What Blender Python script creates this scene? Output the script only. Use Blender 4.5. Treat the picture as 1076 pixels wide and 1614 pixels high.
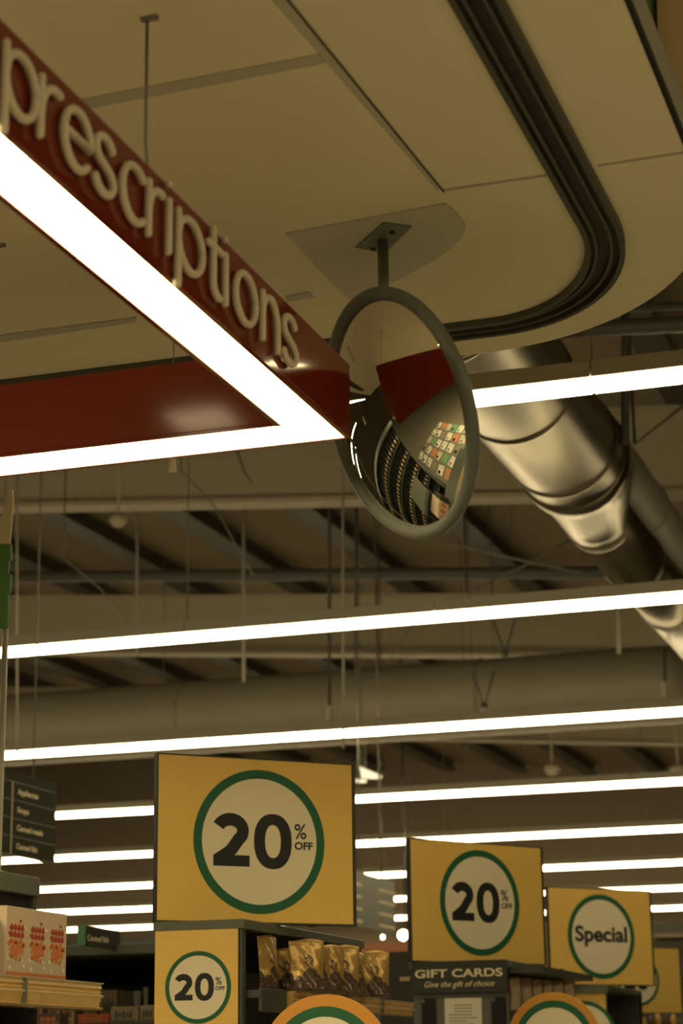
import bpy, bmesh, math, random
from mathutils import Vector, Matrix
random.seed(4)
SC = bpy.context.scene
COL = SC.collection
for o in list(bpy.data.objects): bpy.data.objects.remove(o, do_unlink=True)
PI = math.pi

# ------------------------------------------------------------------ camera
EYE = Vector((0, 0, 1.6))
FPX = 3250.0
_p, _r, _y = math.radians(15.25), math.radians(-0.70), math.radians(18.34)
_F = Vector((-math.sin(_y)*math.cos(_p), math.cos(_y)*math.cos(_p), math.sin(_p)))
_R0 = Vector((math.cos(_y), math.sin(_y), 0)); _U0 = _R0.cross(_F)
CR = _R0*math.cos(_r) + _U0*math.sin(_r); CU = -_R0*math.sin(_r) + _U0*math.cos(_r)
cam = bpy.data.cameras.new('camera'); co = bpy.data.objects.new('camera', cam); COL.objects.link(co)
M = Matrix((CR, CU, -_F)).transposed().to_4x4(); M.translation = EYE
co.matrix_world = M
cam.sensor_fit = 'VERTICAL'; cam.sensor_height = 36.0; cam.lens = FPX/1614*36
cam.clip_end = 200
cam.dof.use_dof = True; cam.dof.focus_distance = 5.9; cam.dof.aperture_fstop = 4.4
SC.camera = co

# ------------------------------------------------------------------ world, exposure, lights
w = bpy.data.worlds.new('world'); SC.world = w; w.use_nodes = True
w.node_tree.nodes['Background'].inputs[0].default_value = (1, .72, .40, 1)
w.node_tree.nodes['Background'].inputs[1].default_value = .05
vs = SC.view_settings
vs.view_transform = 'Standard'; vs.look = 'None'; vs.gamma = 1; vs.use_curve_mapping = False; vs.exposure = 0.0
WARM = (1, .80, .42)
TUBE = 21.0
SIGN_LED = 11.0

def area_lamp(name, loc, size, power, rot=(0, 0, 0), col=WARM):
    l = bpy.data.lights.new(name, 'AREA'); l.shape = 'RECTANGLE'; l.size, l.size_y = size; l.energy = power; l.color = col
    o = bpy.data.objects.new(name, l); COL.objects.link(o); o.location = loc; o.rotation_euler = rot
    return o
# unseen fill lamps added behind and beside the camera to brighten the ceiling
area_lamp('fill_lamp_front', (3.2, 2.0, 4.15), (.3, 9), 260)
area_lamp('fill_lamp_rear', (-1.0, -2.2, 4.15), (9, .3), 260)
area_lamp('fill_lamp_left', (-3.6, 1.2, 3.55), (1.2, 1.2), 150)

# ------------------------------------------------------------------ materials
def mat(name, col, rough=.6, metal=0, emit=0, emc=None, noise=0, nscale=8, bump=0, coat=0, spec=.5, alpha=1, trans=0):
    m = bpy.data.materials.new(name); m.use_nodes = True
    nt = m.node_tree; b = nt.nodes['Principled BSDF']
    b.inputs['Base Color'].default_value = (*col, 1); b.inputs['Roughness'].default_value = rough
    b.inputs['Metallic'].default_value = metal; b.inputs['Specular IOR Level'].default_value = spec
    b.inputs['Coat Weight'].default_value = coat; b.inputs['Coat Roughness'].default_value = .05
    b.inputs['Alpha'].default_value = alpha; b.inputs['Transmission Weight'].default_value = trans
    if emit:
        b.inputs['Emission Color'].default_value = (*(emc or col), 1); b.inputs['Emission Strength'].default_value = emit
    if noise or bump:
        tc = nt.nodes.new('ShaderNodeTexCoord'); n = nt.nodes.new('ShaderNodeTexNoise'); n.inputs['Scale'].default_value = nscale
        n.inputs['Detail'].default_value = 4
        nt.links.new(tc.outputs['Object'], n.inputs['Vector'])
        if noise:
            mx = nt.nodes.new('ShaderNodeMix'); mx.data_type = 'RGBA'
            mx.inputs[6].default_value = (*[c*(1-noise) for c in col], 1); mx.inputs[7].default_value = (*[min(1, c*(1+noise)) for c in col], 1)
            nt.links.new(n.outputs['Fac'], mx.inputs[0]); nt.links.new(mx.outputs[2], b.inputs['Base Color'])
        if bump:
            bp = nt.nodes.new('ShaderNodeBump'); bp.inputs['Strength'].default_value = bump; bp.inputs['Distance'].default_value = .01
            nt.links.new(n.outputs['Fac'], bp.inputs['Height']); nt.links.new(bp.outputs[0], b.inputs['Normal'])
    return m

MT = dict(
    ceiling=mat('painted_plasterboard', (.80, .72, .565), .7, noise=.04, nscale=1.5),
    ceiling_trim=mat('grey_ceiling_trim', (.50, .48, .40), .7),
    seam=mat('ceiling_joint', (.46, .42, .34), .8),
    floor=mat('vinyl_floor', (.36, .34, .27), .45, noise=.08, nscale=2),
    wall=mat('dark_beige_wall', (.22, .17, .12), .8, noise=.12, nscale=.6),
    roof=mat('brown_roof_lining', (.26, .205, .13), .85, noise=.15, nscale=.5),
    beam=mat('pale_steel_beam', (.50, .45, .33), .6, noise=.06, nscale=2),
    rafter=mat('dark_steel_rafter', (.075, .072, .058), .6, noise=.15, nscale=3),
    pipe=mat('dark_pipe', (.10, .10, .09), .5),
    wire=mat('grey_wire', (.22, .21, .18), .5),
    palewire=mat('pale_conduit', (.42, .40, .34), .5),
    red=mat('red_gloss_acrylic', (.15, .018, .009), .10, spec=.35),
    cream=mat('cream_raised_letter', (.62, .55, .43), .5),
    led=mat('sign_light_diffuser', (1, 1, 1), .5, emit=SIGN_LED, emc=(1, .79, .42)),
    tube=mat('tube_diffuser', (1, 1, 1), .5, emit=TUBE, emc=(1, .81, .45)),
    glow=mat('lit_panel', (1, 1, 1), .5, emit=1.0, emc=(1, .84, .54)),
    fascia=mat('grey_fascia', (.36, .35, .28), .6),
    spot=mat('spot_lens', (1, 1, 1), .5, emit=60, emc=(1, .62, .28)),
    housing=mat('light_housing', (.44, .42, .33), .5),
    track=mat('black_track', (.012, .014, .014), .45),
    rail=mat('grey_track_rail', (.075, .078, .065), .45),
    mirror=mat('mirror_acrylic', (.80, .79, .74), .015, metal=1),
    rim=mat('grey_rubber_rim', (.12, .128, .11), .5),
    steel=mat('painted_grey_steel', (.20, .215, .185), .5, metal=.3),
    board=mat('grey_green_ceiling_patch', (.56, .54, .43), .75),
    duct=mat('galvanised_duct', (.20, .175, .12), .30, metal=1, noise=.05, nscale=3, bump=.03),
    dullduct=mat('dull_duct', (.30, .27, .20), .6, metal=.2, noise=.1, nscale=2),
    yellow=mat('yellow_card', (.93, .63, .16), .55, noise=.04, nscale=6),
    orange=mat('orange_yellow_card', (.72, .33, .05), .5),
    ring=mat('green_print', (.012, .135, .060), .6),
    white=mat('cream_white_print', (.93, .84, .64), .6),
    ink=mat('dark_print', (.012, .016, .018), .6),
    edge=mat('dark_sign_edge', (.035, .04, .035), .5),
    gond=mat('dark_grey_green_shelf', (.060, .068, .056), .5),
    gondl=mat('grey_green_shelf_trim', (.125, .14, .115), .45),
    black=mat('black_shelf_interior', (.010, .010, .009), .8),
    aisle=mat('aisle_board_dark_green', (.050, .056, .042), .85, spec=.1),
    goldtxt=mat('beige_print', (.88, .76, .50), .6),
    greyline=mat('grey_line', (.24, .24, .19), .6),
    gold=mat('clear_ticket_strip_over_yellow', (.62, .41, .14), .25, noise=.12, nscale=20, coat=.5),
    gold2=mat('pale_ticket', (.75, .60, .34), .3, coat=.4),
    green=mat('green_card', (.075, .20, .055), .6),
    greenpanel=mat('green_wall_panel', (.12, .34, .15), .6),
    handc=mat('cream_card', (.60, .50, .33), .6),
    brownwall=mat('brown_drape', (.62, .48, .28), .7, noise=.2, nscale=1.2),
    boxw=mat('cream_carton', (.60, .48, .34), .6), boxo=mat('orange_print', (.62, .20, .06), .6), boxr=mat('red_print', (.40, .06, .03), .6),
    bag=mat('gold_pouch_foil', (.55, .36, .12), .28, metal=.35, noise=.2, nscale=25, bump=.5),
    bagd=mat('clear_pouch_dark_food', (.10, .06, .035), .12, noise=.9, nscale=90, bump=.8, coat=.8),
    tub=mat('pale_tub', (.32, .32, .26), .5), purple=mat('purple_carton', (.10, .07, .08), .6),
    tan=mat('tan_carton', (.24, .19, .12), .6), redbox=mat('dull_red_carton', (.36, .07, .03), .6),
    paper=mat('white_paper', (.72, .68, .58), .7), desk=mat('pale_counter', (.45, .42, .34), .5),
    dark=mat('dark_plastic', (.03, .03, .03), .4), redbrown=mat('rust_panel', (.32, .13, .06), .7),
)

# ------------------------------------------------------------------ helpers
def ray(px, py): return CR*((px-538)/FPX) - CU*((py-807)/FPX) + _F
def pz(px, py, z):                    # where the line of sight meets a given height
    d = ray(px, py); return EYE + d*((z-EYE.z)/d.z)
def pY(px, py, Y):                    # ... a given depth
    d = ray(px, py); return EYE + d*(Y/d.y)
def pX(px, py, X):
    d = ray(px, py); return EYE + d*(X/d.x)

class MB:
    def __init__(s, mats): s.bm = bmesh.new(); s.mats = mats if isinstance(mats, (list, tuple)) else [mats]
    def _m(s, fs, mi):
        for f in fs: f.material_index = mi
    def box(s, a, b, mi=0, mx=None, bev=0):
        a, b = Vector(a), Vector(b)
        vs_ = [s.bm.verts.new((x, y, z)) for x in (a.x, b.x) for y in (a.y, b.y) for z in (a.z, b.z)]
        idx = [(0, 1, 3, 2), (4, 6, 7, 5), (0, 4, 5, 1), (2, 3, 7, 6), (0, 2, 6, 4), (1, 5, 7, 3)]
        fs = [s.bm.faces.new([vs_[i] for i in q]) for q in idx]
        if mx:
            for v in vs_: v.co = mx @ v.co
        s._m(fs, mi)
        if bev:
            es = list({e for f in fs for e in f.edges})
            r = bmesh.ops.bevel(s.bm, geom=es, offset=bev, segments=2, affect='EDGES', profile=.5)
            s._m(r['faces'], mi)
        return s
    def tube(s, pts, r, n=10, mi=0, cap=True, smooth=True):
        pts = [Vector(p) for p in pts]; rs = r if isinstance(r, (list, tuple)) else [r]*len(pts)
        rings = []; ref = None
        for i, p in enumerate(pts):
            t = (pts[min(i+1, len(pts)-1)] - pts[max(i-1, 0)]).normalized()
            if ref is None: ref = Vector((0, 0, 1)) if abs(t.z) < .9 else Vector((1, 0, 0))
            u = t.cross(ref).normalized(); v = u.cross(t).normalized(); ref = v
            rings.append([s.bm.verts.new(p + (u*math.cos(2*PI*k/n) + v*math.sin(2*PI*k/n))*rs[i]) for k in range(n)])
        for i in range(len(rings)-1):
            for k in range(n):
                f = s.bm.faces.new((rings[i][k], rings[i][(k+1) % n], rings[i+1][(k+1) % n], rings[i+1][k])); f.material_index = mi; f.smooth = smooth
        if cap:
            for q in (rings[0][::-1], rings[-1]): s.bm.faces.new(q).material_index = mi
        return s
    def prism(s, poly, z0, z1, mi=0, mx=None):     # polygon in local XY, extruded in local z
        lo = [s.bm.verts.new((x, y, z0)) for x, y in poly]; hi = [s.bm.verts.new((x, y, z1)) for x, y in poly]
        n = len(poly); fs = [s.bm.faces.new(lo[::-1]), s.bm.faces.new(hi)]
        for i in range(n): fs.append(s.bm.faces.new((lo[i], lo[(i+1) % n], hi[(i+1) % n], hi[i])))
        if mx:
            for v in lo+hi: v.co = mx @ v.co
        s._m(fs, mi); return s
    def ring(s, cx, cy, ro, ri, z0, z1, n=72, mi=0, ex=1, ey=1, ix=1, iy=1, p=2):
        def pt(r, a, sx, sy):
            c, t = math.cos(a), math.sin(a)
            return (cx + r*sx*math.copysign(abs(c)**(2/p), c), cy + r*sy*math.copysign(abs(t)**(2/p), t))
        V = [[], [], [], []]
        for k in range(n):
            a = 2*PI*k/n
            o_, i_ = pt(ro, a, ex, ey), pt(ri, a, ix, iy)
            V[0].append(s.bm.verts.new((*o_, z0))); V[1].append(s.bm.verts.new((*o_, z1)))
            V[2].append(s.bm.verts.new((*i_, z1))); V[3].append(s.bm.verts.new((*i_, z0)))
        for k in range(n):
            j = (k+1) % n
            for q in range(4):
                f = s.bm.faces.new((V[q][k], V[q][j], V[(q+1) % 4][j], V[(q+1) % 4][k])); f.material_index = mi
        return s
    def lathe(s, prof, n=24, mi=0, mx=None, smooth=True):
        R_ = []
        for r, z in prof: R_.append([s.bm.verts.new((r*math.cos(2*PI*k/n), r*math.sin(2*PI*k/n), z)) for k in range(n)])
        for i in range(len(R_)-1):
            for k in range(n):
                f = s.bm.faces.new((R_[i][k], R_[i][(k+1) % n], R_[i+1][(k+1) % n], R_[i+1][k])); f.smooth = smooth; f.material_index = mi
        for q in (R_[0][::-1], R_[-1]):
            s.bm.faces.new(q).material_index = mi
        if mx:
            for q in R_:
                for v in q: v.co = mx @ v.co
        return s
    def build(s, name, parent=None, mx=None):
        bmesh.ops.recalc_face_normals(s.bm, faces=s.bm.faces)
        me = bpy.data.meshes.new(name); s.bm.to_mesh(me); s.bm.free()
        for m in s.mats: me.materials.append(MT[m])
        o = bpy.data.objects.new(name, me); COL.objects.link(o)
        if parent: o.parent = parent
        if mx: o.matrix_local = mx
        return o

def tag(o, label=None, cat=None, group=None, kind=None):
    if label: o['label'] = label
    if cat: o['category'] = cat
    if group: o['group'] = group
    if kind: o['kind'] = kind
    return o
def empty(name, mx, label, cat, group=None):
    o = bpy.data.objects.new(name, None); COL.objects.link(o)
    o.matrix_world = mx if isinstance(mx, Matrix) else Matrix.Translation(Vector(mx))
    return tag(o, label, cat, group)
def frame(org, s, up=Vector((0, 0, 1))):      # local x = s, y = up, z = out of the face
    s = Vector(s).normalized(); n = s.cross(up).normalized(); u = n.cross(s)
    m = Matrix((s, u, n)).transposed().to_4x4(); m.translation = Vector(org); return m
def struct(name, mb): return tag(mb.build(name), kind='structure')

def text(body, name, parent, x0, y0, width, height, z, m, depth=.001, bold=0, shear=0, bevel=0, cap='H', spacing=1):
    """raised or printed lettering in the parent's local XY plane; height = cap height"""
    def mk(b):
        c = bpy.data.curves.new(name, 'FONT'); c.body = b; c.size = 1; c.offset = bold; c.shear = shear; c.space_character = spacing
        c.extrude = 0; c.resolution_u = 6
        o = bpy.data.objects.new(name, c); COL.objects.link(o); bpy.context.view_layer.update()
        me = bpy.data.meshes.new_from_object(o); bpy.data.objects.remove(o); return me
    ref = mk(cap); hy = max(v.co.y for v in ref.vertices) - min(v.co.y for v in ref.vertices)
    sy = height/hy
    c = bpy.data.curves.new(name, 'FONT'); c.body = body; c.size = 1; c.offset = bold; c.shear = shear; c.space_character = spacing
    c.extrude = depth/sy; c.bevel_depth = bevel/sy; c.bevel_resolution = 3; c.resolution_u = 8
    o = bpy.data.objects.new(name, c); COL.objects.link(o); bpy.context.view_layer.update()
    me = bpy.data.meshes.new_from_object(o, depsgraph=bpy.context.evaluated_depsgraph_get()); bpy.data.objects.remove(o)
    xs = [v.co.x for v in me.vertices]; a, b = min(xs), max(xs)
    sx = width/(b-a) if width else sy
    for v in me.vertices: v.co = Vector((x0 + (v.co.x-a)*sx, y0 + v.co.y*sy, z + v.co.z*sy))
    me.materials.clear(); me.materials.append(MT[m]); me.name = name
    for p in me.polygons: p.material_index = 0
    o = bpy.data.objects.new(name, me); COL.objects.link(o); o.parent = parent
    return o

def stroke(mb, pts, wd, z0, z1, mi=0):
    """thick flat stroke along a polyline"""
    P = [Vector(p) for p in pts]; L, Rr = [], []
    for i, p in enumerate(P):
        t = (P[min(i+1, len(P)-1)] - P[max(i-1, 0)]).normalized(); n = Vector((-t.y, t.x))*wd/2
        L.append(p+n); Rr.append(p-n)
    for i in range(len(P)-1):
        mb.prism([tuple(L[i]), tuple(Rr[i]), tuple(Rr[i+1]), tuple(L[i+1])], z0, z1, mi)
def digit2(mb, x, y, wd, ht, z0, z1):
    W = lambda a, b: (x + a*wd, y + b*ht)
    sw = .24*ht; pts = []
    for k in range(23):
        a = math.radians(158 - k*9.4); pts.append(W(.49 + .335*math.cos(a), .67 + .21*math.sin(a)))
    pts += [W(.55, .34), W(.38, .20), W(.24, .085)]
    stroke(mb, pts, sw, z0, z1)
    mb.prism([W(.04, 0), W(1, 0), W(1, .21), W(.04, .21)], z0, z1+.0001)
    mb.prism([W(.04, .20), W(.30, .08), W(.52, .25), W(.36, .36)], z0, z1+.0002)
def digit0(mb, x, y, wd, ht, z0, z1):
    mb.ring(x+wd/2, y+ht/2, 1, 1, z0, z1, 64, 0, wd/2, ht/2, wd/2-.115*ht*2*.95, ht/2-.2*ht, 2.25)

def roundel(root, cx, cy, ro, z, kind, D=.001, ratio=.876):
    """green ring, cream disc and lettering printed on a card; ro = outer radius of the ring"""
    b = MB('ring'); b.ring(cx, cy, ro, ro*ratio, z, z+D*1.6, 96); b.build('green_ring', root)
    b = MB('white'); b.prism([(cx+ro*ratio*1.01*math.cos(2*PI*k/96), cy+ro*ratio*1.01*math.sin(2*PI*k/96)) for k in range(96)], z, z+D); b.build('cream_disc', root)
    H = ro/.4425; z0, z1 = z+D, z+D*1.8
    if kind == '20':
        b = MB('ink'); digit2(b, cx-.322*H, cy-.158*H, .252*H, .325*H, z0, z1); b.build('number_two', root)
        b = MB('ink'); digit0(b, cx-.040*H, cy-.168*H, .256*H, .340*H, z0, z1); b.build('number_zero', root)
        text('%', 'percent_symbol', root, cx+.236*H, cy+.026*H, .082*H, .092*H, z0, 'ink', D*.5, .01)
        text('OFF', 'off_text', root, cx+.236*H, cy-.040*H, .125*H, .047*H, z0, 'ink', D*.5, .03)
    elif kind == 'Special':
        text('Special', 'special_text', root, cx-.345*H, cy-.050*H, .69*H, .170*H, z0, 'ink', D*.5, .030, cap='S')

def card_sign(name, label, pL, pR, ztl, kind, rfrac=.4425, cfrac=.50, cyf=.495, group=None, edge=.012):
    """free-standing yellow card held by a dark frame; pL, pR bottom corners"""
    pL, pR = Vector(pL), Vector(pR); wd = (pR-pL).length; H = ztl - pL.z
    root = empty(name, frame(pL, pR-pL), label, 'sign', group)
    b = MB('yellow'); b.box((0, 0, -.006), (wd, H, 0), bev=.001); b.build('panel', root)
    b = MB('edge'); t = edge
    b.box((-t*.4, -t*.5, -.028), (wd+t, 0, .002)); b.box((-t*.4, H, -.028), (wd+t, H+t*.35, .001)); b.box((-t*.4, 0, -.028), (0, H, .001)); b.box((wd, 0, -.028), (wd+t, H, .002))
    b.box((0, 0, -.028), (wd, H, -.0065)); b.build('edge_frame', root)
    for fx in (.2, .8): b = MB('gond'); b.box((wd*fx-.012, -edge*.5-.004, -.027), (wd*fx+.012, .02, -.0282)); b.build('mounting_clip', root)
    roundel(root, wd*cfrac, H*cyf, rfrac*H, 0, kind)
    return root

# ------------------------------------------------------------------ setting
CZ = 3.6
struct('floor', MB('floor').box((-26, -9, -.1), (16, 38, 0)))
struct('wall_back', MB('wall').box((-26, 37.5, 0), (16, 37.8, 10)))
struct('wall_left', MB('wall').box((-26.2, -9, 0), (-26, 37.8, 10)))
struct('wall_right', MB('wall').box((16, -9, 0), (16.2, 37.8, 10)))
struct('wall_front', MB('wall').box((-26, -9.2, 0), (16, -9, 10)))
SL = -.08
def rz(X, off=0): return 6.40 + off + SL*X     # underside of roof lining
b = MB('roof')
vsx = [b.bm.verts.new(p) for p in ((-26, -9, rz(-26)), (16, -9, rz(16)), (16, 37.8, rz(16)), (-26, 37.8, rz(-26)))]
vsy = [b.bm.verts.new(v.co + Vector((0, 0, .12))) for v in vsx]
b.bm.faces.new(vsx); b.bm.faces.new(vsy)
for i in range(4): b.bm.faces.new((vsx[i], vsx[(i+1) % 4], vsy[(i+1) % 4], vsy[i]))
struct('roof_deck', b)

# pharmacy ceiling with rounded corner
def corner_path(x1, y1, r1, n=24, xa=-9, ya=-4, power=2.0):
    """straight along x=x1, super-elliptic corner, straight along y=y1"""
    pts = [(x1, ya)]
    for k in range(n+1):
        a = PI/2*k/n
        pts.append((x1 - r1[0] + r1[0]*math.cos(a)**(2/power), y1 - r1[1] + r1[1]*math.sin(a)**(2/power)))
    pts.append((xa, y1)); return pts
EDGE = corner_path(-.60, 5.46, (.78, .95))
poly = EDGE + [(-9, -4)]
b = MB('ceiling'); b.prism(poly, CZ, CZ+.10); struct('ceiling', b)
# joints and flush trims on the ceiling
def flat_poly(name, pix, m, t=.004, z=CZ):
    p3 = [pz(x, y, z) for x, y in pix]
    b = MB(m); b.prism([(p.x, p.y) for p in p3], z-t, z-.0002); return struct(name, b)
flat_poly('trim_1', [(-60, 192), (150, 151), (505, 84), (512, 98), (140, 170), (-60, 208)], 'ceiling_trim', .003)
flat_poly('trim_2', [(425, -34), (458, 0), (697, 296), (688, 298), (440, 12), (410, -20)], 'ceiling_trim', .003)
flat_poly('trim_3', [(441, -20), (700, 300), (698, 300), (438, -20)], 'gond', .006)
flat_poly('trim_4', [(697, 298), (884, 271), (884, 274), (697, 301)], 'seam', .002)
flat_poly('trim_5', [(942, 259), (1120, 232), (1120, 235), (942, 262)], 'seam', .002)
flat_poly('trim_6', [(-40, 534), (0, 527), (215, 499), (215, 506), (0, 538), (-40, 545)], 'ceiling_trim', .004)
flat_poly('trim_7', [(450, 466), (488, 459), (494, 467), (452, 474)], 'ceiling_trim', .004)
# curtain-style track sunk in the ceiling
TRP = corner_path(-.865, 5.235, (.42, .62), 28, xa=-5.0, ya=1.0)
def sweep(mb, path, prof, mi=0):
    P = [Vector((x, y, 0)) for x, y in path]; rings = []
    for i, p in enumerate(P):
        t = (P[min(i+1, len(P)-1)] - P[max(i-1, 0)]).normalized(); n = Vector((t.y, -t.x, 0))   # outward
        rings.append([mb.bm.verts.new(p + n*u + Vector((0, 0, z))) for u, z in prof])
    k = len(prof)
    for i in range(len(rings)-1):
        for j in range(k):
            f = mb.bm.faces.new((rings[i][j], rings[i][(j+1) % k], rings[i+1][(j+1) % k], rings[i+1][j])); f.material_index = mi; f.smooth = False
    mb.bm.faces.new(rings[0]); mb.bm.faces.new(rings[-1][::-1])
def rect(u0, u1, z0, z1): return [(u0, z0), (u1, z0), (u1, z1), (u0, z1)]
tr = empty('ceiling_track', (-.865, 1.0, CZ), 'long black slotted track bending in a curve across the beige ceiling', 'track')
def trk(name, m, profs):
    b = MB(m)
    for q in profs: sweep(b, TRP, q)
    o = b.build(name, tr); o.matrix_parent_inverse = Matrix.Translation((-.865, 1.0, CZ)).inverted(); return o
trk('track_base', 'track', [rect(-.045, .045, CZ-.004, CZ-.0003)])
trk('inner_rail', 'rail', [rect(-.050, -.036, CZ-.018, CZ-.0004), rect(-.026, -.018, CZ-.014, CZ-.004)])
trk('outer_rail', 'rail', [rect(.012, .020, CZ-.014, CZ-.004), rect(.036, .050, CZ-.020, CZ-.0004)])
# raised fascia band beside the ceiling, with gap, green panel and drape behind it
TR2 = corner_path(-.545, 5.9, (1.1, 1.3), xa=-1.55, ya=1.5)
b = MB('fascia'); sweep(b, [q for q in EDGE if q[1] < 4.9 and q[0] > -.95], rect(.001, .012, CZ+.014, CZ+.098)); struct('trim_8', b)
b = MB('black'); sweep(b, [q for q in EDGE if q[1] < 4.9 and q[0] > -.95] , rect(.001, .010, CZ-.004, CZ+.0135)); struct('trim_9', b)

# ------------------------------------------------------------------ roof steel
def sloped(name, x0, x1, Y, off, prof, m, label, cat, group):
    root = empty(name, (x0, Y, rz(x0, off)), label, cat, group)
    return root
ords = ['nearest', 'second', 'third', 'fourth', 'fifth']
for i, Y in enumerate((14.7, 21.3, 27.9)):
    root = empty('roof_beam', (-16, Y, 5.5 + SL*-16), 'pale deep steel beam under the brown roof, %s row from the camera' % ords[i], 'beam', 'pale roof beams')
    dz = SL*24
    for nm, m, y0, y1, z0, z1 in (('web', 'beam', 0, .05, .03, .66), ('bottom_flange', 'beam', -.10, .12, 0, .035), ('top_flange', 'beam', -.08, .12, .66, .69)):
        b = MB(m); vv = []
        for X, dd in ((0, 0), (24, dz)):
            vv.append([b.bm.verts.new((X, y, z+dd)) for y, z in ((y0, z0), (y1, z0), (y1, z1), (y0, z1))])
        for k in range(4): b.bm.faces.new((vv[0][k], vv[0][(k+1) % 4], vv[1][(k+1) % 4], vv[1][k]))
        b.bm.faces.new(vv[0]); b.bm.faces.new(vv[1]); b.build(nm, root)
names_x = [-14.6, -13.3, -12.0, -10.7, -9.4, -8.15, -6.95, -5.75, -4.5, -3.25, -2.0, -.7, .6, 1.9]
for i, X in enumerate([q*1.083 for q in names_x]):
    z = 5.5 + SL*X + .70
    root = empty('rafter', (X, 7.0, z), 'dark steel rafter below the brown roof, number %d counted from the left' % (i+1), 'rafter', 'dark roof rafters')
    b = MB('rafter'); b.box((-.05, 0, .03), (.05, 30, .199)); b.build('web', root)
    b = MB('rafter'); b.box((-.12, 0, 0), (.12, 30, .03)); b.build('bottom_flange', root)
_q = pY(950, 517, 10.3); _q2 = pY(950, 488, 10.6); _q3 = pY(538, 905, 17.2)
for i, (Y, zo, r) in enumerate(((17.2, _q3.z-SL*_q3.x, .055), (10.3, _q.z-SL*_q.x, .045), (10.6, _q2.z-SL*_q2.x, .022))):
    b = MB('pipe'); b.tube([(-16, Y, zo+SL*-16), (6, Y, zo+SL*6)], r, 10)
    tag(b.build('roof_pipe'), 'dark pipe running across under the rafters, %s' % ('behind the second strip light row', 'nearest, right of the ceiling edge', 'thin one, topmost at the right edge')[i], 'pipe', 'dark roof pipes')

# ------------------------------------------------------------------ strip lights
H = 2.6; LZ = 1.6+H
rowlab = ['nearest strip light row, crossing behind the right of the mirror', 'long strip light row second from the camera, below the mirror',
          'strip light row third from the camera, just above the large sign', 'strip light row fourth from the camera, right of the large sign top',
          'fifth strip light row, ending at the top of the smaller 20 sign', 'sixth strip light row, level with the middle of the signs',
          'seventh strip light row, just above the Special sign', 'farthest strip light row, lowest in the photo']
ext = [(-15.0, .4), (-15.0, .2), (-15.5, .2), (-12.0, -.4), (-14.0, -1.0), (-16.0, -1.5), (-18.0, -2.0), (-20.0, -2.5)]
jx = [pY(935, 620, 7.65).x, pY(295, 1005, 11.54).x, pY(275, 1175, 15.43).x, pY(735, 1250, 19.3).x, pY(915, 1315, 23.2).x, pY(1020, 1365, 27.1).x, pY(78, 1440, 31).x, pY(200, 1464, 34.9).x]
SEG = 1.60
for i in range(8):
    Y = H*(2.942 + 1.496*i); x0, x1 = ext[i]
    ks = [jx[i] + SEG*k for k in range(-20, 20)]
    cuts = [x0] + [k for k in ks if x0+.15 < k < x1-.15] + [x1]
    root = empty('strip_light_row', (x0, Y, LZ), rowlab[i], 'strip light', 'rows of strip lights')
    for a, c in zip(cuts[:-1], cuts[1:]):
        b = MB('housing'); b.box((a-x0+.002, -.046, .034), (c-x0-.002, .046, .105), bev=.004); hs = b.build('light_housing', root)
        b = MB('tube'); b.prism([(.041*math.cos(t*PI/8), -.055*abs(math.sin(t*PI/8))) for t in range(9)][::-1], 0, 1)
        L_ = c-a-.014
        for v in b.bm.verts:
            x, y, z = v.co; v.co = Vector((a-x0+.007 + z*L_, x, y*1.0+.033))
        b.build('diffuser', hs)
    # suspension wires
    for k in cuts[1:-1:2]:
        zt_ = 5.5+SL*min((q*1.083 for q in names_x), key=lambda q: abs(q-k))+.70-LZ if min(abs(q*1.083-k) for q in names_x) < .14 and Y < 36 else rz(k)-LZ
        b = MB('wire'); b.tube([(k-x0, 0, .10), (k-x0, 0, zt_)], .004, 6); b.build('suspension_wire', root)

# ------------------------------------------------------------------ ducts
def duct(name, label, p0, p1, r, m, seams, step=.0, collars=()):
    p0, p1 = Vector(p0), Vector(p1); root = empty(name, p0, label, 'duct')
    d = p1-p0; L = d.length; t = d.normalized()
    b = MB(m); pts, rr = [], []
    n = max(2, int(L/.25))
    for i in range(n+1): pts.append(t*(L*i/n)); rr.append(r)
    b.tube(pts, rr, 40); b.build('pipe_body', root)
    for s_ in seams:
        b = MB(m); b.tube([t*s_, t*(s_+.012), t*(s_+.03), t*(s_+.042)], [r, r+.012, r+.012, r], 40); b.build('seam_ring', root)
    for s_, l_, dr in collars:
        b = MB(m); b.tube([t*s_, t*(s_+.01), t*(s_+l_-.01), t*(s_+l_)], [r, r+dr, r+dr, r], 40); b.build('collar', root)
    return root
BX, BZ, SX_, SZ_ = -2.345, 5.05, -2.366, 4.887
dr_ = duct('spiral_duct', 'shiny galvanised round duct running away at the upper right, with ring seams', (BX, 7.9, BZ), (BX, 11.55, BZ), .320, 'duct', [.7, 2.0, 3.1], collars=((3.40, .20, .018),))
b = MB('duct'); o_ = Vector((BX, 7.9, BZ))
b.tube([Vector((BX, 11.50, BZ))-o_, Vector((BX, 11.60, BZ))-o_, Vector((SX_, 12.05, SZ_))-o_, Vector((SX_, 12.15, SZ_))-o_], [.320, .318, .203, .203], 40, smooth=True); b.build('reducer', dr_)
b = MB('duct'); b.tube([Vector((SX_, 12.1, SZ_))-o_, Vector((SX_, 17.6, SZ_))-o_], .203, 40); b.build('narrow_pipe', dr_)
for y_ in (12.15, 13.3, 14.6, 14.68, 16.2):
    b = MB('duct'); b.tube([Vector((SX_, y_+k, SZ_))-o_ for k in (0, .01, .03, .04)], [.203, .213, .213, .203], 40); b.build('seam_ring', dr_)
duct('return_duct', 'dull round duct behind and right of the shiny duct', (-2.334, 12.3, 5.306), (-2.334, 17.8, 5.306), .19, 'dullduct', [1.2, 3.4])
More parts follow.
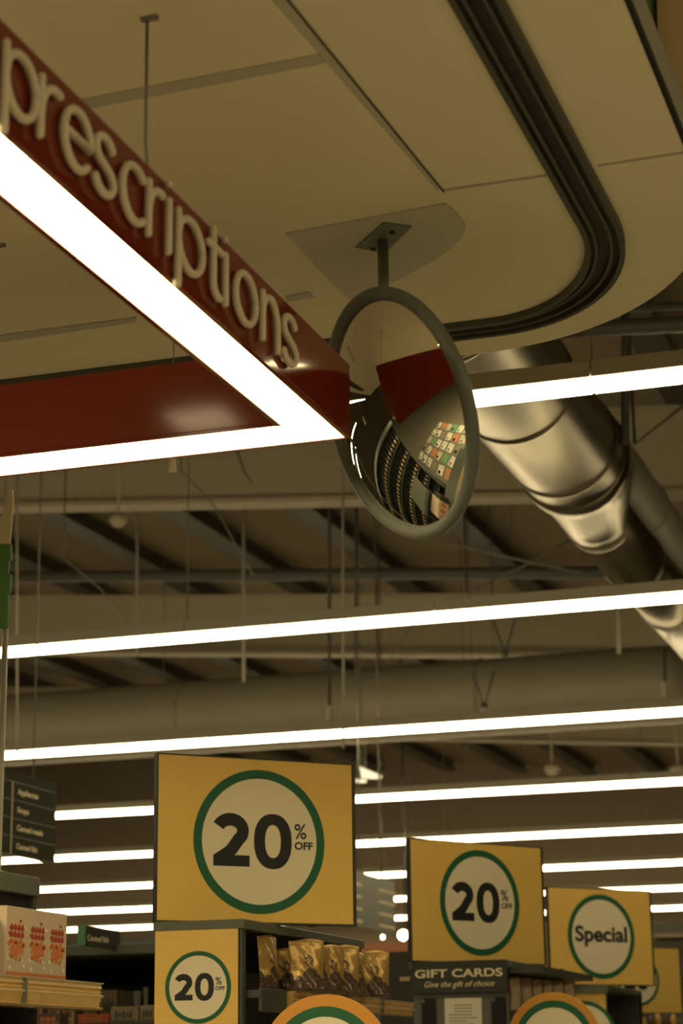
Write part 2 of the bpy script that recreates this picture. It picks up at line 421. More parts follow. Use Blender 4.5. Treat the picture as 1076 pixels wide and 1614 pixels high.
duct('main_duct', 'wide dull round duct crossing level above the third strip light row', (-16, 18.6, 5.0), (-2.80, 18.6, 5.0), .36, 'dullduct', [2.2, 5.2, 8.2, 11.2])

# ------------------------------------------------------------------ illuminated red frame sign
FZ0, FZ1 = 3.02, 3.20
FX, FY, WB, WA = -1.4125, 4.337, .130, .155
XL, YN = -5.2, .9
root = empty('hanging_sign', (FX, FY, FZ0), 'red hanging frame sign reading prescriptions, lit white along its underside', 'sign')
def loc(mb, name, par=root):
    for v in mb.bm.verts: v.co -= Vector((FX, FY, FZ0))
    return mb.build(name, par)
b = MB('red'); b.box((FX-WB, YN, FZ0+.006), (FX, FY, FZ1), bev=.002); legb = loc(b, 'long_arm')
b = MB('red'); b.box((XL, FY-WA, FZ0+.006), (FX-WB+.001, FY, FZ1), bev=.002); loc(b, 'cross_arm')
b = MB('red'); b.box((FX-WB, YN, FZ0-.0), (FX-WB+.012, FY-WA+.012, FZ0+.006)); b.box((FX-.012, YN, FZ0), (FX, FY, FZ0+.006)); b.box((XL, FY-.008, FZ0), (FX-.012, FY, FZ0+.006)); b.box((XL, FY-WA, FZ0), (FX-WB+.0, FY-WA+.008, FZ0+.006)); loc(b, 'edge_lip')
b = MB('led'); L = [(FX-.013, YN), (FX-.013, FY-.009), (XL, FY-.009), (XL, FY-WA+.009), (FX-WB+.013, FY-WA+.009), (FX-WB+.013, YN)]
b.prism(L, FZ0+.0015, FZ0+.0055); loc(b, 'light_diffuser')
# lettering on the outer face: reads away from the camera
LBASE, LXH, LR = .036, .103, .0078
def arc(cx, cy, rx, ry, a0, a1, n=18): return [(cx+rx*math.cos(math.radians(a0+(a1-a0)*k/n)), cy+ry*math.sin(math.radians(a0+(a1-a0)*k/n))) for k in range(n+1)]
GL = {  # centre lines in a box of width 1, x-height 1
 'p': [[(0, 1), (0, -.46)], arc(.5, .5, .5, .5, 0, 360, 32)],
 'r': [[(0, 1), (0, 0)], arc(.75, .35, .75, .62, 180, 75, 12)],
 'e': [[(.02, .52), (.98, .52)] + arc(.5, .5, .48, .5, 5, 318, 30)],
 's': [arc(.5, .745, .42, .255, 25, 200, 14) + [(.22, .57), (.5, .50), (.78, .43)] + arc(.5, .25, .46, .25, 15, -165, 16)],
 'c': [arc(.55, .5, .55, .5, 48, 312, 26)],
 'i': [[(0, 1), (0, 0)], [(0, 1.31), (0, 1.315)]],
 't': [[(.35, 1.30), (.35, .25)] + arc(.75, .25, .40, .25, 180, 280, 10), [(0, .95), (.95, .95)]],
 'o': [arc(.5, .5, .5, .5, 0, 360, 32)],
 'n': [[(0, 1), (0, 0)], [(0, .45)] + arc(.5, .5, .5, .5, 180, 0, 18) + [(1, .3), (1, 0)]]}
LSP = [('p', 2, 52), ('r', 60, 92), ('e', 97, 142), ('s', 147, 179), ('c', 192, 228), ('r', 234, 257), ('i', 266, 266), ('p', 281, 319), ('t', 328, 351), ('i', 355, 355), ('o', 371, 402), ('n', 413, 436), ('s', 444, 465)]
FXL = FX + .010
for ch, pa, pb in LSP:
    y0_, y1_ = pX(pa, 300, FXL).y, pX(pb, 300, FXL).y; w_ = y1_-y0_
    b = MB('cream')
    for st in GL[ch]:
        P = [Vector((FXL, y0_+u*w_, FZ0+LBASE+v*LXH)) for u, v in st]
        closed = (P[0]-P[-1]).length < 1e-5 and len(P) > 3
        if closed: P = P + [P[1]]
        rr = [LR]*len(P)
        if not closed:
            d0, d1 = (P[0]-P[1]).normalized(), (P[-1]-P[-2]).normalized()
            P = [P[0]+d0*LR*.75, P[0]+d0*LR*.4] + P + [P[-1]+d1*LR*.4, P[-1]+d1*LR*.75]; rr = [LR*.45, LR*.85] + rr + [LR*.85, LR*.45]
        b.tube(P, rr, 12)
    loc(b, 'letter')
# suspension rods with hooks
rp = [pz(232, 27, CZ), pz(4, 392, CZ)]
for i, (X, Y) in enumerate(((rp[0].x, rp[0].y), (rp[1].x, FY-WA/2))):
    b = MB('wire'); o = Vector((FX, FY, FZ0))
    b.tube([(X, Y, CZ-.004), (X, Y, FZ1+.13), (X+.004, Y, FZ1+.09), (X, Y, FZ1+.004)], .0035, 8)
    b.box((X-.012, Y-.006, CZ-.008), (X+.022, Y+.006, CZ-.0006)); b.tube([(X, Y, FZ1), (X, Y, FZ1+.02)], .009, 10)
    loc(b, 'suspension_rod')
# pull cord beyond the sign
q = pY(272, 717, 4.62); q2 = pY(272, 743, 4.62)
pc = empty('pull_cord', (q.x, q.y, CZ), 'thin hanging cord with a white end, below the lit sign corner', 'cord')
b = MB('wire'); b.tube([(0, 0, -.001), (0, 0, q.z-CZ)], .0015, 6); b.build('string', pc)
b = MB('paper'); b.tube([(0, 0, q.z-CZ), (0, 0, q.z-CZ-.006), (0, 0, q2.z-CZ)], [.004, .008, .011], 12); b.build('cord_end', pc)

# square downlight let into the pharmacy ceiling, mirrored in the red sign
dl = empty('downlight', (-2.36, 2.62, CZ), 'small square ceiling downlight whose reflection shines in the red sign', 'light')
b = MB('ceiling_trim'); b.box((-.13, -.13, -.006), (.13, -.10, -.0004)); b.box((-.13, .10, -.006), (.13, .13, -.0004)); b.box((-.13, -.10, -.006), (-.10, .10, -.0004)); b.box((.10, -.10, -.006), (.13, .10, -.0004)); b.build('bezel', dl)
b = MB('led'); b.box((-.10, -.10, -.003), (.10, .10, -.0004)); b.build('diffuser', dl)

# ------------------------------------------------------------------ convex mirror
MC = Vector((-1.326, 4.44, 1.60+1.50)); MR = .304
MN = Vector((-.653, -.681, -.33)).normalized()
a_ = MN.cross(Vector((0, 0, 1))).normalized(); u_ = a_.cross(MN)
MM = Matrix((a_, u_, MN)).transposed().to_4x4(); MM.translation = MC
mroot = empty('convex_mirror', MM, 'round convex safety mirror with grey rim hung from the ceiling on a post', 'mirror')
b = MB('mirror'); Rs = .60; ri = MR-.014; prof = []
N = 48; rows_ = []
for i in range(1, N+1):
    r_ = ri*i/N; zz = math.sqrt(Rs*Rs-r_*r_) - math.sqrt(Rs*Rs-ri*ri); rows_.append((r_, zz-.004))
cv = b.bm.verts.new((0, 0, Rs-math.sqrt(Rs*Rs-ri*ri)-.004)); pr = None
for r_, zz in rows_:
    rg = [b.bm.verts.new((r_*math.cos(2*PI*k/96), r_*math.sin(2*PI*k/96), zz)) for k in range(96)]
    for k in range(96):
        f = b.bm.faces.new((cv, rg[k], rg[(k+1) % 96])) if pr is None else b.bm.faces.new((pr[k], rg[k], rg[(k+1) % 96], pr[(k+1) % 96]))
        f.smooth = True
    pr = rg
b.build('mirror_dome', mroot)
b = MB('rim')
n1, n2 = 96, 14; rg = [[b.bm.verts.new(((MR-.0165+.0165*math.cos(2*PI*j/n2))*math.cos(2*PI*k/n1), (MR-.0165+.0165*math.cos(2*PI*j/n2))*math.sin(2*PI*k/n1), .0165*math.sin(2*PI*j/n2))) for j in range(n2)] for k in range(n1)]
for k in range(n1):
    for j in range(n2):
        f = b.bm.faces.new((rg[k][j], rg[(k+1) % n1][j], rg[(k+1) % n1][(j+1) % n2], rg[k][(j+1) % n2])); f.smooth = True
b.build('rim', mroot)
b = MB('steel'); b.lathe([(.001, -.03), (.12, -.028), (.24, -.02), (MR-.02, -.006), (MR-.02, -.002), (.001, -.002)], 64); b.build('back_shell', mroot)
inv = MM.inverted()
PP = pz(603, 374, CZ)
b = MB('steel'); b.tube([(PP.x, PP.y, CZ-.006), (PP.x, PP.y, MC.z+.02)], .0135, 16)
bk = MC - MN*.03
b.tube([(PP.x, PP.y, MC.z+.04), (PP.x, PP.y, MC.z-.03)], .020, 16); b.tube([(PP.x, PP.y, MC.z), tuple(bk)], .014, 12)
for v in b.bm.verts: v.co = inv @ v.co
b.build('post', mroot)
b = MB('steel'); ps = [pz(x, y, CZ) for x, y in ((604, 346), (649, 352), (606, 394), (560, 385))]
b.prism([(p.x, p.y) for p in ps], CZ-.0095, CZ-.0055)
for v in b.bm.verts: v.co = inv @ v.co
b.build('ceiling_plate', mroot)
for sx, sy in ((618, 360), (588, 386)):
    b = MB('dark'); s_ = pz(sx, sy, CZ); b.tube([(s_.x, s_.y, CZ-.0095), (s_.x, s_.y, CZ-.014)], .007, 10)
    for v in b.bm.verts: v.co = inv @ v.co
    b.build('screw', mroot)
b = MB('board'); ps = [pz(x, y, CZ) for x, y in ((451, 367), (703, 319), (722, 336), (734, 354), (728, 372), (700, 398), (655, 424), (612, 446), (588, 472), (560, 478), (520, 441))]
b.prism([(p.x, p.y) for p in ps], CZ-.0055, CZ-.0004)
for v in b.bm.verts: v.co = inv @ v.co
b.build('ceiling_patch', mroot)  # thin grey-green patch, darker than the ceiling, around the post

# ------------------------------------------------------------------ gondolas with promotion signs
def shelf_unit(name, label, x0, x1, y0, y1, top=2.1, levels=(.15, .55, .95, 1.35, 1.72), out=.0, front=True, fx=0, group='shelf units', roofm='gondl'):
    """shelving bay: x0..x1, y0..y1; open on +x side (fx=1), on -y side (fx=0)"""
    root = empty(name, (x0, y0, 0), label, 'shelf unit', group); W, D = x1-x0, y1-y0
    b = MB(roofm); b.box((-.01, -.01, top-.040), (W+.01, D+.01, top-.0088), bev=.003); b.build('top_rail', root)
    b = MB('gond'); b.box((0, 0, 0), (W, D, .10)); b.build('plinth', root)
    b = MB('gond')
    if fx: b.box((0, 0, .1), (.03, D, top-.035)); b.build('back_panel', root)
    else: b.box((0, D-.03, .1), (W, D, top-.035)); b.build('back_panel', root)
    for s_ in ((0, 1) if not fx else (0, 1)):
        b = MB('gond')
        if fx: b.box((.03, 0 if s_ == 0 else D-.03, .1), (W, .03 if s_ == 0 else D, top-.035))
        else: b.box((0 if s_ == 0 else W-.03, 0, .1), (.03 if s_ == 0 else W, D-.03, top-.035))
        b.build('side_panel', root)
    for z in levels:
        b = MB('gondl')
        if fx: b.box((.03, .03, z-.02), (W+out, D-.03, z))
        else: b.box((.03, -out, z-.02), (W-.03, D-.03, z))
        b.build('shelf', root)
    return root
def ticket_strip(root, a, b_, z0, h, out):
    """grooved price strip along +y: a,b = start/end local, face towards +x"""
    mb = MB(['gold', 'gold2', 'steel'])
    x, y0, y1 = a[0], a[1], b_[1]
    pr_ = [(0, 0), (.012, .002), (.020, h*.10), (.006, h*.14), (.012, h*.46), (.022, h*.52), (.008, h*.60), (.013, h*.66), (.008, h*.74), (.014, h*.80), (.010, h*.92), (.020, h*.97), (.018, h), (-.02, h), (-.02, 0)]
    R0 = [mb.bm.verts.new((x+u, y0, z0+v)) for u, v in pr_]; R1 = [mb.bm.verts.new((x+u, y1, z0+v)) for u, v in pr_]
    n = len(pr_)
    for i in range(n):
        f = mb.bm.faces.new((R0[i], R0[(i+1) % n], R1[(i+1) % n], R1[i])); f.material_index = 1 if i in (4, 5, 9, 2) else (2 if i in (11, 12) else 0)
    mb.bm.faces.new(R0[::-1]); mb.bm.faces.new(R1)
    for k in (y0 + (y1-y0)*.36, y0 + (y1-y0)*.7): mb.box((x+.004, k, z0+h*.12), (x+.0225, k+.003, z0+h*.95), 2)
    return mb.build('price_strip', root)

# G1 : behind the large sign
g1L, g1R = pz(247, 1449, 2.1), pz(557, 1456, 2.1)
G1Y = 6.37; GX0, GX1 = pY(247, 1460, G1Y).x, pY(382, 1460, G1Y).x
G1 = shelf_unit('shelf_unit', 'grey green shelf unit carrying the large 20 percent sign, with snack pouches on its side', GX0, GX1, G1Y, 7.62, fx=1, out=.0, levels=(.15, .55, .95, 1.35))
c1 = empty('end_panel_sign', frame((GX0, G1Y-.012, 1.2), (1, 0, 0)), 'yellow 20 percent off panel on the shelf end below the largest sign', 'sign')
wd = GX1-GX0-.012; Hh = pY(315, 1466, G1Y).z-1.2
b = MB('yellow'); b.box((0, 0, -.006), (wd, Hh, 0)); b.build('panel', c1)
rc = pY(312, 1556, G1Y-.012); rr_ = (pY(312, 1497, G1Y-.012).z - pY(312, 1615, G1Y-.012).z)/2
roundel(c1, rc.x-GX0, rc.z-1.2, rr_*.97, 0, '20')
card_sign('promotion_sign', 'largest yellow 20 percent off sign standing on the shelf top, left of centre', g1L+Vector((0, 0, -.0025)), g1R+Vector((0, 0, -.0025)), (EYE+ray(252, 1188)*(g1L.y/ray(252, 1188).y)).z, '20', cfrac=.513, cyf=.493, group='yellow promotion signs')
# side shelf with snack pouches
SZ = 1.872
p_a, p_b = pz(462, 1559, SZ), pz(633, 1580, SZ)
lipx = (p_a.x+p_b.x)/2
b = MB('gond'); b.box((.031, .035, SZ-.03), (lipx-GX0-.02, 1.085, SZ-.005)); b.build('shelf', G1)
ticket_strip(G1, (lipx-GX0-.006, p_a.y-G1Y+.10), (0, p_b.y-G1Y), SZ-.058, .056, 0)
b = MB('gond'); b.box((lipx-GX0-.030, .04, SZ-.075), (lipx-GX0-.016, p_a.y-G1Y+.10, SZ+.002), bev=.004); b.build('shelf_end_bracket', G1)

def pouch(wd, ht, th):
    b = MB(['bag', 'bagd']); nx, ny = 36, 60
    def prof(v): return (1-v)**.4*.95*min(1, v*9+.55) if v < .98 else 0.02
    def side(sg):
        G = []
        for j in range(ny+1):
            v = j/ny; row = []
            for i in range(nx+1):
                u = i/nx*2-1
                wv = wd/2*(1-.10*math.sin(v*PI)*(1-v)*1.2)
                d = th/2*prof(v)*max(0, 1-abs(u)**2.6)
                d *= 1+.14*math.sin(9*u+5*v*3)+.12*math.sin(14*v+3*u)
                row.append(b.bm.verts.new((u*wv, v*ht+.004*math.sin(3*u+1)*(v > .9), sg*(d+.0008))))
            G.append(row)
        for j in range(ny):
            for i in range(nx):
                f = b.bm.faces.new((G[j][i], G[j][i+1], G[j+1][i+1], G[j+1][i]) if sg > 0 else (G[j][i+1], G[j][i], G[j+1][i], G[j+1][i+1])); f.smooth = True
                u = (i+.5)/nx*2-1
                f.material_index = 1 if (j/ny < .36 + .10*math.sin(u*4+1) + .02*math.sin(u*19)) or (.13 < math.hypot(u-.05, (j/ny-.58)*2.6) < .30 and (i*7+j*3) % 5) else 0
        return G
    A, B = side(1), side(-1)
    for j in range(ny):
        for i in (0, nx): b.bm.faces.new((A[j][i], A[j+1][i], B[j+1][i], B[j][i]))
    for i in range(nx):
        for j in (0, ny): b.bm.faces.new((A[j][i], A[j][i+1], B[j][i+1], B[j][i]))
    return b
pouches = [  # px centre, base py, width m, height m, heading deg, lean, text
    (424, 1560, .13, .185, -8, 'snack pouch turned edge on, leftmost on the side shelf'),
    (450, 1559, .12, .150, -60, 'shaded snack pouch standing second from the left'),
    (484, 1562, .125, .172, -52, 'tall gold snack pouch, third from the left on the side shelf'),
    (503, 1563, .12, .160, -25, 'snack pouch leaning out behind the tall gold one'),
    (522, 1564, .12, .165, -38, 'snack pouch in the middle of the side shelf, partly overlapped'),
    (541, 1567, .125, .168, -55, 'snack pouch with round emblem facing front, right of the middle'),
    (563, 1569, .12, .155, -12, 'snack pouch turned edge on between two face-on pouches'),
    (588, 1572, .13, .165, -58, 'gold snack pouch at the far right end of the side shelf')]
pm = pouch(.125, .165, .05).build('snack_pouch')
for i, (px, py, wd, ht, hd, lb) in enumerate(pouches):
    q = pY(px, 1560, [6.62, 6.80, 6.70, 6.86, 6.93, 7.02, 7.22, 7.36][i])
    o = pm if i == 0 else pm.copy()
    if i: COL.objects.link(o)
    hdr = math.radians(hd)      # heading of the face normal from +x towards -y
    nrm = Vector((math.cos(hdr), math.sin(hdr), 0)); s_ = Vector((-nrm.y, nrm.x, 0))
    m = Matrix((s_, Vector((0, 0, 1)), nrm)).transposed().to_4x4(); m.translation = Vector((q.x, q.y, SZ-.005+.001))
    sc = q.y/6.9
    o.matrix_world = m @ Matrix.Diagonal((wd/.125, ht/.165*1.0, 1, 1)) @ Matrix.Rotation(math.radians(-3), 4, 'X')
    tag(o, lb, 'pouch', 'snack pouches on the side shelf')

# G2 : second sign with gift card display
g2L, g2R = pz(650, 1513, 2.1), pz(858, 1519, 2.1)
G2Y = 9.30; X0, X1 = pY(648, 1520, G2Y).x, pY(797, 1520, G2Y).x
G2 = shelf_unit('shelf_unit', 'dark shelf unit under the middle 20 percent sign, fronted by the gift card display', X0, X1, G2Y, 10.5, fx=1, levels=(.15, .55, .95, 1.35, 1.78))
card_sign('promotion_sign', 'mid-sized yellow 20 percent off sign above the gift card board', g2L+Vector((0, 0, -.0025)), g2R+Vector((0, 0, -.0025)), (EYE+ray(647, 1322)*(g2L.y/ray(647, 1322).y)).z, '20', cfrac=.512, cyf=.50, rfrac=.445, group='yellow promotion signs')
q0, q1 = pY(650, 1567, G2Y-.05), pY(797, 1512, G2Y-.05); q0b = pY(650, 1519, G2Y-.05)
gc = empty('gift_card_display', frame((q0.x, G2Y-.05, 1.0), (1, 0, 0)), 'dark gift cards display with header board and white notice, under the middle sign', 'display')
W = q1.x-q0.x; zb = q0.z-1.0; zt = q1.z-1.0
b = MB('edge'); b.box((0, zb, -.03), (W, zt, 0), bev=.002); b.build('header_board', gc)
b = MB('gondl'); b.box((.0, 0, -.045), (W, zb, -.02)); b.build('back_board', gc)
text('GIFT CARDS', 'header_text', gc, W*.03, zb+(zt-zb)*.50, W*.93, (zt-zb)*.25, 0, 'goldtxt', .0006, .02)
text('Give the gift of choice', 'tagline_text', gc, W*.13, zb+(zt-zb)*.20, W*.74, (zt-zb)*.17, 0, 'goldtxt', .0005, .0, shear=.35)
b = MB('paper'); b.box((W*.33, zb-.30, -.02), (W*.72, zb-.022, -.014)); nt_ = b.build('notice', gc)
b = MB('greyline')
for k in range(9): b.box((W*(.43-.06*(k > 2)), zb-.055-k*.014, -.0139), (W*(.62+.06*math.sin(k*2.1)*(k > 2)), zb-.051-k*.014, -.0135))
b.build('notice_print', gc)
for fx_ in (.09, .83):
    b = MB('dark'); b.box((W*fx_, zb-.16, -.02), (W*(fx_+.15), zb-.02, .0), bev=.008); cb = b.build('card_pocket', gc)
    b = MB('gondl'); b.box((W*(fx_+.01), zb-.150, .0002), (W*(fx_+.14), zb-.142, .003)); b.box((W*(fx_+.01), zb-.04, .0002), (W*(fx_+.04), zb-.028, .003)); b.build('pocket_clip', cb)
# packets right of the gift card board
zsh = 1.72
a = pY(812, 1598, 9.5); zsh = a.z
b = MB('gond'); b.box((.035, .035, zsh-.03), (pY(905, 1598, 10.3).x-X0, 1.16, zsh)); b.build('shelf', G2)
b = MB('gond'); e0 = pY(795, 1524, 9.7); e1 = pY(848, 1545, 9.7)
b.box((X1-X0-.0, .06, 2.035), (X1-X0+.16, 1.15, 2.062)); b.build('top_shelf', G2)
b = MB(['boxw', 'redbrown', 'tan'])
pk = None
for i in range(6):
    px = 812+i*17; q = pY(px, 1598, 9.47+i*.14)
    if pk is None:
        bb = MB(['boxw', 'redbrown']); w_, h_ = .075, .165
        G = []
        for sg in (1, -1):
            R_ = []
            for j in range(11):
                v = j/10; R_.append([bb.bm.verts.new(((k/6-.5)*w_, v*h_, sg*(.022*math.sin(PI*min(1, v*1.05))*(1-abs(k/3-1)**2)+.0006))) for k in range(7)])
            for j in range(10):
                for k in range(6):
                    f = bb.bm.faces.new((R_[j][k], R_[j][k+1], R_[j+1][k+1], R_[j+1][k])); f.smooth = True; f.material_index = 1 if (k in (0, 5) or j in (0,)) else 0
            G.append(R_)
        for j in range(10):
            for k in (0, 6): bb.bm.faces.new((G[0][j][k], G[0][j+1][k], G[1][j+1][k], G[1][j][k]))
        for k in range(6):
            for j in (0, 10): bb.bm.faces.new((G[0][j][k], G[0][j][k+1], G[1][j][k+1], G[1][j][k]))
        pk = bb.build('packet'); o = pk
    else: o = pk.copy(); COL.objects.link(o)
    o.matrix_world = frame((q.x, q.y, zsh+.001), (math.cos(.75), math.sin(.75), 0))
    tag(o, 'white and rust packet on the shelf right of the gift cards, %s from the left' % ['first', 'second', 'third', 'fourth', 'fifth', 'sixth'][i], 'packet', 'packets beside the gift cards')
bpy.data.meshes.remove(b.bm) if False else b.bm.free()
# dark riser panel behind packets
q0, q1 = pY(845, 1563, 10.55), pY(886, 1527, 10.55)
b = MB('gond'); b.box((q0.x, 10.55, 0), (q1.x, 10.58, q1.z)); tag(b.build('divider_panel'), 'narrow dark upright divider panel between the middle sign and Special sign', 'panel')

# G3 : Special
g3L, g3R = pz(884, 1550, 2.1), pz(1030, 1552, 2.1)
g3L = g3L + (g3L-g3R)*.10
G3Y = 12.35; X0, X1 = pY(885, 1560, G3Y).x, pY(954, 1560, G3Y).x
G3 = shelf_unit('shelf_unit', 'dark shelf unit under the Special sign with a yellow end panel', X0, X1, G3Y, 13.4, fx=1, levels=(.15, .55, .95, 1.35))
b = MB('gondl'); b.box((0, -.035, 2.045), (X1-X0+.02, -.014, 2.088)); b.build('header_rail', G3)
card_sign('promotion_sign', 'yellow sign reading Special, standing at the right', g3L+Vector((0, 0, -.0025)), g3R+Vector((0, 0, -.0025)), (EYE+ray(871, 1398)*(g3L.y/ray(871, 1398).y)).z, 'Special', cfrac=.50, cyf=.50, rfrac=.445, group='yellow promotion signs')
c3 = empty('end_panel_sign', frame((X0, G3Y-.012, 1.2), (1, 0, 0)), 'small yellow panel with a green ring on the shelf end below the Special sign', 'sign')
Hh = pY(920, 1561, G3Y).z-1.2; b = MB('yellow'); b.box((0, 0, -.006), (X1-X0, Hh, 0)); b.build('panel', c3)
roundel(c3, (X1-X0)*.48, Hh-.25, .19, 0, '20')
# dark side opening + stock right of it
q0 = pY(955, 1564, 13.43); q1 = pY(1012, 1600, 13.43)
b = MB('black'); b.box((q0.x, 13.41, 0), (q1.x, 13.44, q0.z)); tag(b.build('back_board'), 'black board behind the shelf right of the Special sign end panel', 'panel')
# G4 : partly hidden 20 sign at right edge and another behind the middle sign
r0, r1 = pY(972, 1597, 14.2), pY(1076, 1492, 14.2)
pL = Vector((r0.x, 14.0, r0.z)); rR = pY(1076, 1600, 14.45); wv = Vector((rR.x-pL.x, .42, 0))
sg4 = card_sign('promotion_sign', 'yellow 20 percent off sign half hidden behind the Special sign at the right edge', pL, pL+wv, r1.z, '20', cfrac=.40, cyf=.50, rfrac=.40, group='yellow promotion signs')
b = MB('gond'); b.box((pL.x+.05, 14.05, 0), (pL.x+.9, 14.6, pL.z-.008)); tag(b.build('shelf_unit'), 'dark shelf unit below the half hidden sign at the right edge', 'shelf unit', 'shelf units')
for i in range(12):
    X = pL.x-.02+i*.075; h_ = .09+.03*random.random()
    q = pY(965+i*12, 1613, 13.6)
    b = MB(['bag', 'bagd']); b.tube([(0, 0, 0), (0, 0, h_*.7), (0, 0, h_*.9), (0, 0, h_)], [.027, .027, .016, .014], 10, mi=i % 2)
    o = b.build('jar'); o.location = (q.x, 13.6, q.z-.055)
    tag(o, 'small shiny jar in the row below the half hidden right sign, %d from the left' % (i+1), 'jar', 'jars at the right edge')
q = pY(1010, 1613, 13.6); b = MB('gond'); b.box((q.x-.5, 13.45, q.z-.085), (q.x+.7, 13.75, q.z-.056)); b.box((q.x-.48, 13.7, 0), (q.x+.68, 13.75, q.z-.085)); tag(b.build('display_shelf'), 'dark shelf with small shiny jars at the lower right edge', 'shelf')
a, c_ = pY(858, 1531, 12.0), pY(858, 1440, 12.0)
q0 = Vector((pY(853, 1530, 11.6).x, 11.6, a.z))
s5 = card_sign('promotion_sign', 'sliver of a yellow ringed sign between the middle sign and the Special sign', q0, q0+Vector((.42, .42, 0)), pY(860, 1440, 11.7).z, 'none', cfrac=.46, rfrac=.36, cyf=.40, group='yellow promotion signs')
s5.location.y += 2.2; k5 = (11.6+2.2)/11.6; s5.location = EYE + (s5.location - Vector((0, 2.2, 0)) - EYE)*k5
b = MB('gond'); lz = s5.location; b.box((lz.x+.02, lz.y+.0, 0), (lz.x+.20, lz.y+.10, lz.z-.008)); tag(b.build('shelf_unit'), 'dark shelf unit carrying the hidden yellow sign behind the middle sign', 'shelf unit', 'shelf units')

# round shelf toppers near the bottom edge
def round_topper(name, label, cpx, top, rpx, Y):
    c = pY(cpx, top+rpx, Y); rad = rpx/FPX*(c-EYE).dot(_F)
    root = empty(name, frame((c.x, Y, c.z), (1, 0, 0)), label, 'sign', 'round sign toppers')
    b = MB('orange'); b.lathe([(.001, -.012), (rad-.002, -.012), (rad, -.010), (rad, -.002), (rad-.002, 0), (.001, 0)], 96, smooth=False); b.build('disc', root)
    roundel(root, 0, 0, rad*.835, 0, '20', .0008, .83)
    b = MB('steel'); b.tube([(0, -rad*.9, -.025), (0, -c.z+.012, -.025)], .012, 12); b.build('pole', root)
    b = MB('steel'); b.tube([(0, -c.z+.001, -.025), (0, -c.z+.012, -.025)], .16, 32); b.build('base_plate', root)
    b = MB('steel'); b.box((-.02, -rad*.95, -.026), (.02, -rad*.5, -.0125)); b.build('bracket', root)
round_topper('round_topper', 'larger round yellow sign with green ring, bottom centre', 512, 1570, 113, 5.6)
round_topper('round_topper', 'smaller round yellow sign with green ring, bottom right', 873, 1566, 76, 8.1)

# ------------------------------------------------------------------ aisle boards
def aisle_board(name, label, X, ya, yb, zb, zt, cols, rowsx, group='hanging aisle boards', real=True, wires=True, m='aisle'):
    root = empty(name, frame((X, ya, zb), (0, 1, 0)), label, 'aisle sign', group)
    L, Hh = yb-ya, zt-zb
    b = MB(m); b.box((0, 0, -.03), (L, Hh, 0), bev=.004); b.build('board', root)
    n = len(rowsx[0]); x_ = 0
    b = MB('greyline')
    hdr = Hh*.12
    for k in range(n+1): zz = (Hh-hdr)*k/n; b.box((0, zz-.002, 0), (L, zz+.002, .0015))
    b.build('divider_line', root)
    b = MB('goldtxt'); b.box((cols[1]-.004, .0, 0), (cols[1]+.004, Hh-hdr, .002)); b.build('column_line', root)
    for ci, col in enumerate(rowsx):
        for k, s_ in enumerate(col):
            if not s_: continue
            zz = (Hh-hdr)*(n-1-k)/n + (Hh-hdr)/n*.38; w_ = s_[1]
            if real: text(s_[0], 'row_text', root, cols[ci]+.06*L, zz, w_, (Hh-hdr)/n*.32, 0, 'goldtxt', .0006, .03, cap='A')
            else:
                b = MB('goldtxt'); b.box((cols[ci]+.05*L, zz, 0), (cols[ci]+.05*L+w_, zz+(Hh-hdr)/n*.25, .001)); b.build('row_text', root)
    if wires:
        for fx_ in (.35, .75): b = MB('wire'); b.tube([(L*fx_, Hh-.001, -.015), (L*fx_, rz(X)-zb, -.015)], .005, 6); b.build('hanging_wire', root)
    return root
zb = 2.8; A0, A1 = pz(0, 1338, zb), pz(88, 1360, zb); AX = (A0.x+A1.x)/2
yR = pX(88, 1300, AX).y; yD = pX(18, 1300, AX).y; yS = 2*yD-yR; zt = pX(88, 1235, AX).z; zb = pX(88, 1361, AX).z
yr = lambda px: pX(px, 1290, AX).y
aisle_board('aisle_sign', 'dark hanging aisle board listing Appliances, Soups, Canned meals and Canned fish', AX, yS, yR, zb, zt, [0, yD-yS],
            [[None]*4, [('Appliances', yr(58)-yr(26)), ('Soups', yr(44)-yr(26)), ('Canned meals', yr(67)-yr(26)), ('Canned fish', yr(59)-yr(26))]])
Y2 = 16.0; X2 = pY(590, 1420, Y2).x
ya2, yb2 = pX(540, 1420, X2).y, pX(622, 1420, X2).y
aisle_board('aisle_sign', 'grey hanging aisle board with two columns of print, behind the largest sign', X2, ya2, yb2, pX(600, 1468, X2).z, pX(600, 1384, X2).z, [0, (pX(593, 1420, X2).y-ya2)],
            [[('a', .5*(yb2-ya2)*.6)]*4, [('b', .32*(yb2-ya2))]*4], real=False, m='gondl')
# small aisle marker seen over the left shelf
q = pz(133, 1492, 2.15); Xs = q.x; y0_, y1_ = pX(133, 1480, Xs).y, pX(190, 1480, Xs).y
sm = empty('aisle_marker', frame((Xs, y0_, pX(133, 1490, Xs).z), (0, 1, 0)), 'small dark Canned fish board standing on the far left shelf top', 'sign')
hh = pX(133, 1459, Xs).z-pX(133, 1490, Xs).z
b = MB('aisle'); b.box((0, 0, -.02), (y1_-y0_, hh, 0), bev=.003); b.build('board', sm)
b = MB('greenpanel'); b.box((-.03, 0, -.02), (0, hh*1.04, .004)); b.build('edge_strip', sm)
text('Canned fish', 'marker_text', sm, (y1_-y0_)*.08, hh*.28, (y1_-y0_)*.58, hh*.30, 0, 'goldtxt', .0006, .01, cap='C')

